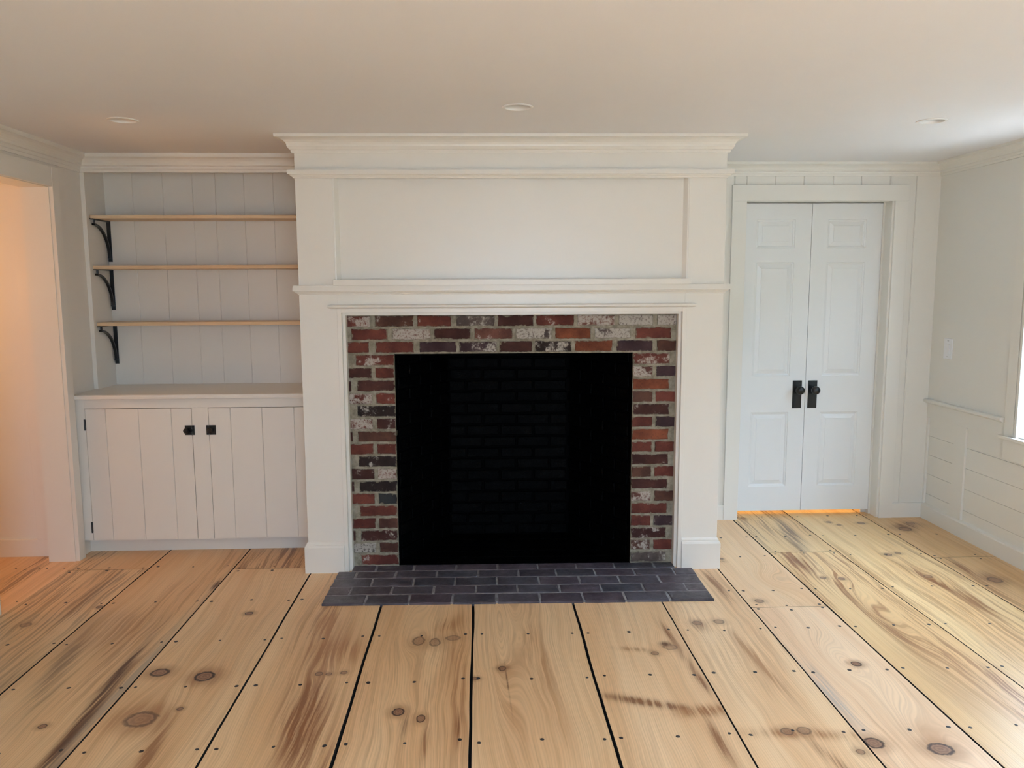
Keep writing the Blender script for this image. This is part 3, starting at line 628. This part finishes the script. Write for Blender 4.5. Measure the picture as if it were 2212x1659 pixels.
Lc = ['R6', 'D3 R4', 'D3', 'R8 R4', 'K5', 'R7 D5', 'B3', 'R3 R5', 'K5', 'D5 R8', 'K5', 'R3 C0', 'R3', 'R3 B4', 'D5', 'K8 B5', 'R4']
Rc = ['R6', 'W8 P4', 'O1', 'B3 R2', 'D5', 'R3 P3', 'O2', 'R3 R3', 'D4', 'B3 R3', 'D4', 'W8 B4', 'R2', 'R3 P5', 'D6', 'B6 R2', 'G5']
for k in range(17):
    z0, z1 = rz(3 + k); a, b = Lc[k].split(), Rc[k].split()
    if len(a) == 1: face([(-.703, -.690, 'D5'), (-.661, -.4595, a[0])] if k % 4 else [(-.663, -.4595, a[0])], z0, z1)
    else: face([(-.703, -.581, a[0]), (-.561, -.4595, a[1])], z0, z1)
    if len(b) == 1: face([(.8125, 1.009, b[0])], z0, z1)
    else: face([(.8125, .920, b[0]), (.937, 1.041, b[1])], z0, z1)
m_ = MB(); m_.box(-.705, -.459, 4.1665, 4.27, 0, 1.378).box(.812, 1.043, 4.1665, 4.27, 0, 1.378).box(-.459, .812, 4.1665, 4.27, 1.1735, 1.378)
m_.obj('mortar', M_mortar, fp)
# painted firebox: splayed cheeks, back, floor
def cheek(xa, ya, xb, yb, flip):
    L_ = math.hypot(xb - xa, yb - ya); ang = math.atan2(yb - ya, xb - xa); d = Vector(((xb - xa) / L_, (yb - ya) / L_, 0)); nrm = Vector((d.y, -d.x, 0)) * (1 if not flip else -1)
    for r in range(17):
        z0, z1 = rz(3 + r); n = 3; off = 0.5 if r % 2 else 0
        t = -off * 0.2
        while t < L_ - 0.03:
            t0, t1 = max(t, 0) + 0.006, min(t + 0.203, L_) - 0.006; t += 0.203
            if t1 - t0 < 0.03: continue
            c = Vector((xa, ya, 0)) + d * ((t0 + t1) / 2) - nrm * (0.02 + random.uniform(-.002, .002)); c.z = (z0 + z1) / 2
            put_brick(fp, fbase, KB, 0, t1 - t0, z0, z1, 0, 0.05, rot=ang if not flip else ang + PI, c=c)
cheek(-.4585, 4.262, -.205, 4.70, False)
cheek(.812, 4.262, .515, 4.70, True)
for r in range(17):
    z0, z1 = rz(3 + r); x = -.205 - (0.1 if r % 2 else 0)
    while x < .50:
        x0, x1 = max(x, -.205) + .006, min(x + .203, .515) - .006; x += .203
        if x1 - x0 > .03: put_brick(fp, fbase, KB, x0, x1, z0, z1, 4.695, 0.05)
for r in range(5):
    y = 4.175 + r * 0.105; hw = 0.63 - r * 0.055; x = .17 - hw - (0.1 if r % 2 else 0)
    while x < .17 + hw:
        x0, x1 = max(x, .17 - hw) + .004, min(x + .21, .17 + hw) - .004; x += .21
        if x1 - x0 > .03:
            o = put_brick(fp, fbase, KB, x0, x1, 0, 0.099, 0, 0.03, c=((x0 + x1) / 2, y + 0.05, 0.0)); o.rotation_euler = (-PI / 2, 0, 0)
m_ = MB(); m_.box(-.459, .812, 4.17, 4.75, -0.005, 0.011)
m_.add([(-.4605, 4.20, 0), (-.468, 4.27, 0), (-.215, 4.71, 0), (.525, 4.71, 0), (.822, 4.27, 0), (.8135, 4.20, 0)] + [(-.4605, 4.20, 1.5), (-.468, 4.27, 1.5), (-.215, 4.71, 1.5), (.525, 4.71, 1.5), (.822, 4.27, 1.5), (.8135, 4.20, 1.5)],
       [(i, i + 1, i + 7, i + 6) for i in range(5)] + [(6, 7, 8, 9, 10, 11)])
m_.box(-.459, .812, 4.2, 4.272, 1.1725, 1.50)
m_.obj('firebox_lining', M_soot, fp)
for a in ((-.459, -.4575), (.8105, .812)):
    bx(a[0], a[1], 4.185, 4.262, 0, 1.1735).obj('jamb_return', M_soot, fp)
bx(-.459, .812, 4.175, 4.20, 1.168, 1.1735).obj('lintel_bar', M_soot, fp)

# hearth
hb = Vector((0.18, 3.85, 0))
he = thing('brick_hearth', hb, FF, 'low dark slate-grey brick hearth laid in front of the fireplace', 'hearth')
HX0, HX1 = -.772, 1.1335
rowsH = [(3.645, 3.752, [-.565, -.352, -.142, .075, .286, .499, .704, .920], HX0, HX1),
         (3.758, 3.858, [-.660, -.453, -.241, -.031, .179, .391, .602, .815, 1.031], HX0, HX1),
         (3.864, 3.973, [-.569, -.355, -.142, .076, .293, .505, .712, .922], HX0, HX1),
         (3.979, 4.077, [-.671, -.461, -.244, -.023, .192, .391, .598, .808, 1.021], HX0, HX1),
         (4.083, 4.172, [-.578, -.373, -.144, .079, .297, .507, .715, .934], -.703, 1.042)]
for y0, y1, js, a, b in rowsH:
    es = [a - .003] + [j for j in js if a + .03 < j < b - .03] + [b + .003]
    for q, r in zip(es[:-1], es[1:]):
        o = put_brick(he, hb, HB, q + .0045, r - .0045, 0, (y1 - y0) - .001, 0, 0.020, c=((q + r) / 2, (y0 + y1) / 2, 0.0015 + random.uniform(-.001, .001)))
        o.rotation_euler = (-PI / 2, 0, 0)
        k = random.uniform(.75, 1.15); o.color = (.072 * k * random.uniform(.95, 1.2), .068 * k, .085 * k, 0)
MB().box(HX0 + .003, HX1 - .003, 3.652, 4.08, -.002, .0098).box(-.703, 1.042, 4.08, 4.172, -.002, .0098).obj('mortar', M_mortar_h, he)

# ------------------------------------------------------------------ closet wall (back right) with double doors
CYW = 4.962
wb = thing('wall_back', (2.1, CYW, 0), FC, 'white board wall around the double closet doors', 'wall', kind='structure')
def vboard(a, b, z0, z1, par, y=CYW, g_=0.0045):
    m_ = MB(); vs = [(x, y + d, z) for z in (z0, z1) for x, d in ((a + 0.0004, 0.015), (a + 0.0004, 0.005), (a + g_, 0.0), (b - g_, 0.0), (b - 0.0004, 0.005), (b - 0.0004, 0.015))]
    return m_.add(vs, [(0, 1, 2, 3, 4, 5), (11, 10, 9, 8, 7, 6)] + [(i, i + 6, (i + 1) % 6 + 6, (i + 1) % 6) for i in range(6)]).obj('board', M_trim, par)
vboard(1.20, 1.488, 0, ZC, wb); vboard(1.488, 1.595, 0, ZC, wb)
tk = [1.488, 1.671, 1.853, 2.034, 2.219, 2.399, 2.583]
vboard(1.595, 1.671, 2.07, ZC, wb)
for a, b in zip(tk[1:-1], tk[2:]): vboard(a, b, 2.07, ZC, wb)
vboard(2.583, 2.752, 2.07, ZC, wb); vboard(2.66, 2.752, 0, 2.07, wb); vboard(2.752, 3.06, 0, ZC, wb)
m_ = MB(); m_.box(1.2, 1.595, CYW + .015, CYW + .075, 0, ZC).box(2.69, 3.06, CYW + .015, CYW + .075, 0, ZC).box(1.595, 2.69, CYW + .015, CYW + .075, 2.07, ZC)
m_.obj('backing', M_wall, wb)
tr = thing('trim_3', (2.1, CYW, 0), FC, 'white flat casing and jamb round the double closet doors', 'trim', kind='structure')
Yc0 = 4.9494
bx(1.5795, 1.6705, Yc0 - .006, CYW, 0, 2.0495).obj('casing_leg', M_trim, tr, bevel=0.0015)
bx(2.6135, 2.7015, Yc0 - .006, CYW, 0, 2.0495).obj('casing_leg', M_trim, tr, bevel=0.0015)
bx(1.5795, 2.7015, Yc0 - .006, CYW, 2.0495, 2.1495).obj('casing_head', M_trim, tr, bevel=0.0015)
bx(1.655, 1.6705, CYW, 5.09, 0, 2.0595).obj('jamb', M_trim, tr); bx(2.602, 2.6175, CYW - 0.004, 5.09, 0, 2.0595).obj('jamb', M_trim, tr, bevel=0.001)
bx(1.6705, 2.602, CYW, 5.09, 2.051, 2.0595).obj('head_jamb', M_trim, tr)
bx(2.5905, 2.602, 5.045, 5.09, 0, 2.051).obj('stop_and_light_seal', M_trim, tr)
bx(1.6705, 2.602, 5.088, 5.10, 2.02, 2.0595).obj('stop_and_light_seal', M_trim, tr)  # added head strip, keeps closet lamplight from showing above the doors
bx(1.655, 1.70, 5.088, 5.10, 0, 2.05).obj('stop_and_light_seal', M_trim, tr); bx(2.56, 2.6175, 5.088, 5.10, 0, 2.05).obj('stop_and_light_seal', M_trim, tr); bx(2.10, 2.165, 5.088, 5.096, 0.03, 2.045).obj('gap_light_block', M_gap, tr)  # added strips behind side and centre gaps, block the closet lamplight
def door_leaf(name, x0, x1, px0, px1, label, kn):
    D0 = 5.052
    t = thing(name, ((x0 + x1) / 2, D0, 0.03), FC, label, 'door', kind='structure')
    zs = [(0.195, 0.695), (0.936, 1.6745), (1.764, 1.946)]; Z0, Z1 = 0.030, 2.046
    m_ = MB(); m_.box(x0, px0, D0, D0 + .035, Z0, Z1).box(px1, x1, D0, D0 + .035, Z0, Z1)
    for a, b in ((Z0, zs[0][0]), (zs[0][1], zs[1][0]), (zs[1][1], zs[2][0]), (zs[2][1], Z1)): m_.box(px0, px1, D0, D0 + .035, a, b)
    m_.obj('door_frame', M_door, t)
    for a, b in zs:
        rings = [(0, 0.0), (.003, .0045), (.010, .0065), (.0125, .0105), (.016, .0115), (.040, .0050), (.0415, .0030)]
        vs = []; fs = []
        for ins, d in rings: vs += [(px0 + ins, D0 + d, a + ins), (px1 - ins, D0 + d, a + ins), (px1 - ins, D0 + d, b - ins), (px0 + ins, D0 + d, b - ins)]
        for i in range(len(rings) - 1):
            for k in range(4): fs.append((4 * i + k, 4 * i + (k + 1) % 4, 4 * i + 4 + (k + 1) % 4, 4 * i + 4 + k))
        n = 4 * (len(rings) - 1); fs.append((n, n + 1, n + 2, n + 3))
        MB().add(vs, fs).box(px0, px1, D0 + .02, D0 + .03, a, b).obj('door_panel', M_door, t)
    kx0, kx1 = kn
    pl = MB().box(kx0, kx1, D0 - .004, D0, .722, .906).box(kx0 + .004, kx1 - .004, D0 - .006, D0 - .004, .727, .898)
    for sx_ in (kx0 + .013, kx1 - .013):
        for sz in (.733, .888): pl.lathe((sx_, D0 - .006, sz), [(.004, 0), (.003, -.0015), (0, -.002)], 'y', 10)
    pl = pl.obj('backplate', M_black, t, bevel=.0008, label='long black escutcheon')
    kc = ((kx0 + kx1) / 2, D0, .846)
    MB().lathe(kc, [(.018, -.006), (.017, -.010), (.010, -.013), (.0095, -.028), (.014, -.033), (.022, -.038), (.0272, -.046), (.0285, -.055), (.0268, -.064), (.021, -.071), (.011, -.0755), (0, -.0765)], 'y', 32).obj('door_knob', M_black, t, smooth=True, label='round black knob')
    return t
door_leaf('door_1', 1.674, 2.1305, 1.774, 2.0245, 'white three-panel closet door with black knob, the one beside the chimney breast', (2.0475, 2.1075))
door_leaf('door_2', 2.1335, 2.5900, 2.2365, 2.4895, 'white three-panel closet door with black knob, the one nearer the window', (2.150, 2.210))
bb = [(0, 0), (0.014, 0), (0.014, 0.092), (0.012, 0.098), (0, 0.098)]
m_ = MB(); m_.sweep(bb, [(2.7015, CYW), (XR + 0.08, CYW)]).sweep(bb, [(1.24, CYW), (1.5795, CYW)])
m_.obj('baseboard_back', M_trim, None, FC, kind='structure', label='low white baseboard either side of the closet doors', cat='baseboard')
# closet behind the doors
cl = thing('wall_closet', (2.1, 5.4, 0), FC, 'plain closet interior behind the doors, lit warm', 'wall', kind='structure')
bx(1.2, 3.06, 5.75, 5.8, 0, ZC).obj('wall_panel', M_wall, cl); bx(1.2, 1.25, 5.04, 5.75, 0, ZC).obj('wall_panel', M_wall, cl); bx(3.0, 3.06, 5.04, 5.75, 0, ZC).obj('wall_panel', M_wall, cl)

# crown on the closet wall and right wall
crr = thing('trim_4', (2.8, 4.9, ZC), label='white crown moulding over the closet wall and window wall', cat='trim', kind='structure')
def fc(x, y):
    v = FC @ Vector((x, y, 0)); return (v.x, v.y)
CR2 = [(o, z * 0.82) for o, z in CROWN_ROOM]
MB().sweep(prof(CR2, ZC), [fc(1.20, CYW), fc(XR, CYW), (XR, YF)]).obj('crown_molding', M_trim, crr)

# ------------------------------------------------------------------ right wall: wainscot, windows
wr = thing('wall_right', (XR, 3.0, 0), label='white right wall with boarded wainscot under a chair rail', cat='wall', kind='structure')
T = 0.16
def rbox(name, y0, y1, z0, z1, x0=XR, x1=XR + T, mat=M_wall, bevel=0.0, par=None): return bx(x0, x1, y0, y1, z0, z1).obj(name, mat, par or wr, bevel=bevel)
ys = sorted([YF - .1, 5.1] + [q for w in WINR for q in w])
rbox('wall_panel', YF - .1, 5.1, WINZ[1], ZC); rbox('wall_panel', YF - .1, 5.1, 0, WINZ[0], x0=XR + 0.017)
prev = YF - .1
for a, b in sorted(WINR):
    rbox('wall_panel', prev, a, WINZ[0], WINZ[1], x0=XR if True else 0); prev = b
rbox('wall_panel', prev, 5.1, WINZ[0], WINZ[1])
# wainscot frame (proud) and boards (recessed)
rbox('rail', YF, 5.0, 0.673, WINZ[0] + 0.003, XR, XR + 0.018, M_trim)
rbox('rail', 4.10, 5.0, 0.70, 0.775, XR - 0.001, XR + 0.004, M_trim)
stiles = [(4.940, 5.0), (4.540, 4.654), (3.15, 3.26), (2.6, 2.7), (2.2, 2.31), (1.4, 1.5), (0.7, 0.8), (0.0, 0.1), (-0.8, -0.7)]
for a, b in stiles: rbox('stile', a, b, 0.10, 0.673, XR, XR + 0.018, M_trim, 0.001)
for a, b in zip([s[1] for s in stiles[1:]], [s[0] for s in stiles[:-1]]):
    zz = [0.02, 0.165, 0.297, 0.424, 0.548, 0.675]
    for z0, z1 in zip(zz[:-1], zz[1:]):
        rbox('board', a, b, z0 + 0.0012, z1 - 0.0012, XR + 0.013, XR + 0.020, M_trim, 0.001)
m_ = MB().sweep([(0, 0), (0.012, 0), (0.012, 0.088), (0.009, 0.096), (-0.014, 0.102), (-0.014, 0)], [(XR, 5.0), (XR, YF)])
m_.obj('baseboard_right', M_trim, None, kind='structure', label='white baseboard under the right wall wainscot', cat='baseboard')
m_ = MB().sweep([(0, 0.762), (0.010, 0.763), (0.020, 0.769), (0.030, 0.774), (0.031, 0.784), (0.026, 0.790), (0, 0.791)], [(XR, 4.97), (XR, 4.199)])
m_.obj('trim_5', M_trim, None, kind='structure', label='white rounded chair rail ending at the window casing', cat='trim')
# light switch
sw = thing('light_switch', (XR, 4.765, 1.13), label='white wall switch plate beside the closet corner', cat='light switch')
bx(XR - .006, XR, 4.722, 4.808, 1.067, 1.195).obj('plate', M_switch, sw, bevel=.002)
bx(XR - .009, XR - .005, 4.747, 4.783, 1.100, 1.162).obj('rocker', M_switch, sw, bevel=.001)
bx(XR - .0066, XR - .0055, 4.757, 4.773, 1.1795, 1.1815).obj('screw', M_slot, sw); bx(XR - .0066, XR - .0055, 4.757, 4.773, 1.0805, 1.0825).obj('screw', M_slot, sw)

# glass
M_glass, nt, b_ = new_mat('window_glass'); g = NG(nt)
tr_ = g.n('ShaderNodeBsdfTransparent'); gl_ = g.n('ShaderNodeBsdfGlossy'); gl_.inputs['Roughness'].default_value = 0.02
mx = g.n('ShaderNodeMixShader'); mx.inputs[0].default_value = 0.06; g.l(tr_.outputs[0], mx.inputs[1]); g.l(gl_.outputs[0], mx.inputs[2])
g.l(mx.outputs[0], nt.nodes['Material Output'].inputs['Surface'])
def window(n, side, a, b, z0, z1, label):
    """side 'r': in the right wall, spans y a..b; side 'f': in the wall behind the camera, spans x a..b"""
    def B(u0, u1, d0, d1, zz0, zz1):   # d: distance into the wall from the room side, negative = into the room
        if side == 'r': return bx(XR + d0, XR + d1, u0, u1, zz0, zz1)
        return bx(u0, u1, YF - d1, YF - d0, zz0, zz1)
    t = thing('window_%d' % n, (XR, (a + b) / 2, z0) if side == 'r' else ((a + b) / 2, YF, z0), label=label, cat='window', kind='structure')
    cw = 0.085
    for u0, u1 in ((a - cw, a - .012), (b + .012, b + cw)):
        B(u0, u1, -.012, 0, z0 - .005, z1 + .012).obj('casing', M_trim, t, bevel=.001)
    B(a - cw, b + cw, -.012, 0, z1 + .012, z1 + cw).obj('casing', M_trim, t, bevel=.001)
    B(a - cw - .02, b + cw + .02, -.035, .10, z0 - .022, z0 - .004).obj('window_stool', M_trim, t, bevel=.003)
    B(a - cw, b + cw, -.012, 0, z0 - .135, z0 - .022).obj('apron', M_trim, t, bevel=.001)
    B(a - .001, a + .018, -.014, .14, z0 - .004, z1).obj('window_frame', M_trim, t); B(b - .018, b + .001, -.014, .14, z0 - .004, z1).obj('window_frame', M_trim, t)
    B(a, b, -.002, .14, z1 - .018, z1 + .001).obj('window_frame', M_trim, t); B(a, b, .06, .14, z0 - .004, z0 + .015).obj('window_frame', M_trim, t)
    zm = (z0 + z1) / 2
    for (s0, s1, d) in ((z0 + .015, zm + .015, .07), (zm - .015, z1 - .018, .10)):
        m_ = B(a + .018, a + .058, d, d + .03, s0, s1)
        for o in (B(b - .058, b - .018, d, d + .03, s0, s1), B(a + .058, b - .058, d, d + .03, s0, s0 + .04), B(a + .058, b - .058, d, d + .03, s1 - .035, s1)): m_.add(o.v, o.f)
        n3 = 3
        for k in range(1, n3):
            u = a + .058 + (b - a - .116) * k / n3; o = B(u - .009, u + .009, d + .004, d + .026, s0 + .04, s1 - .035); m_.add(o.v, o.f)
        o = B(a + .058, b - .058, d + .004, d + .026, (s0 + s1) / 2 - .009, (s0 + s1) / 2 + .009); m_.add(o.v, o.f)
        sh = m_.obj('sash', M_trim, t)
        B(a + .05, b - .05, d + .013, d + .016, s0 + .03, s1 - .03).obj('pane', M_glass, sh)
window(1, 'r', WINR[0][0], WINR[0][1], *WINZ, 'white sash window in the right wall past the chair rail')
window(2, 'r', WINR[1][0], WINR[1][1], *WINZ, 'white sash window in the right wall beside the camera')
window(3, 'f', WINF[0][0], WINF[0][1], 0.75, 2.05, 'white sash window behind the camera')

# wall behind the camera
wf = thing('wall_front', (0, YF, 0), label='white wall with one sash window behind the camera', cat='wall', kind='structure')
prev = XL - .15
for a, b in sorted(WINF):
    bx(prev, a, YF - .14, YF, 0, ZC).obj('wall_panel', M_wall, wf); bx(a, b, YF - .14, YF, 0, .75).obj('wall_panel', M_wall, wf); bx(a, b, YF - .14, YF, 2.05, ZC).obj('wall_panel', M_wall, wf); prev = b
bx(prev, XR + T, YF - .14, YF, 0, ZC).obj('wall_panel', M_wall, wf)
# unseen ground outside, made pale to bounce light up to the ceiling
bx(-60, 60, -60, 60, -0.62, -0.6).obj('ground', M_bounce_ground, None, kind='structure', label='unseen ground outside the windows, made pale to bounce light indoors', cat='ground')

# added unseen green screen, blocks low sky light at the right-hand windows
M_sky_block = paint('sky_block_leaves', (0.055, 0.085, 0.03), 0.9, 0.3, 0.5, 20)
vs = []; fs = []; NYH, NZH = 70, 16
for j in range(NZH + 1):
    for i in range(NYH + 1):
        y = -9 + 20 * i / NYH; t = j / NZH
        p = (6.6, y, -0.6 + 4.0 * min(1, t / 0.75)) if t <= 0.75 else (6.6 + 1.6 * (t - 0.75) / 0.25, y, 3.4)
        k = noise.fractal(Vector((p[0], p[1] * 1.3, p[2] * 1.3)), 1.0, 2.0, 5) * 0.22
        vs.append((p[0] + k, p[1], p[2] + k * 0.7))
for j in range(NZH):
    for i in range(NYH): a = j * (NYH + 1) + i; fs.append((a, a + 1, a + NYH + 2, a + NYH + 1))
MB().add(vs, fs).obj('sky_block_hedge', M_sky_block, None, kind='stuff', label='added dark green screen blocking low sky light outside the right windows', cat='sky_block_hedge')
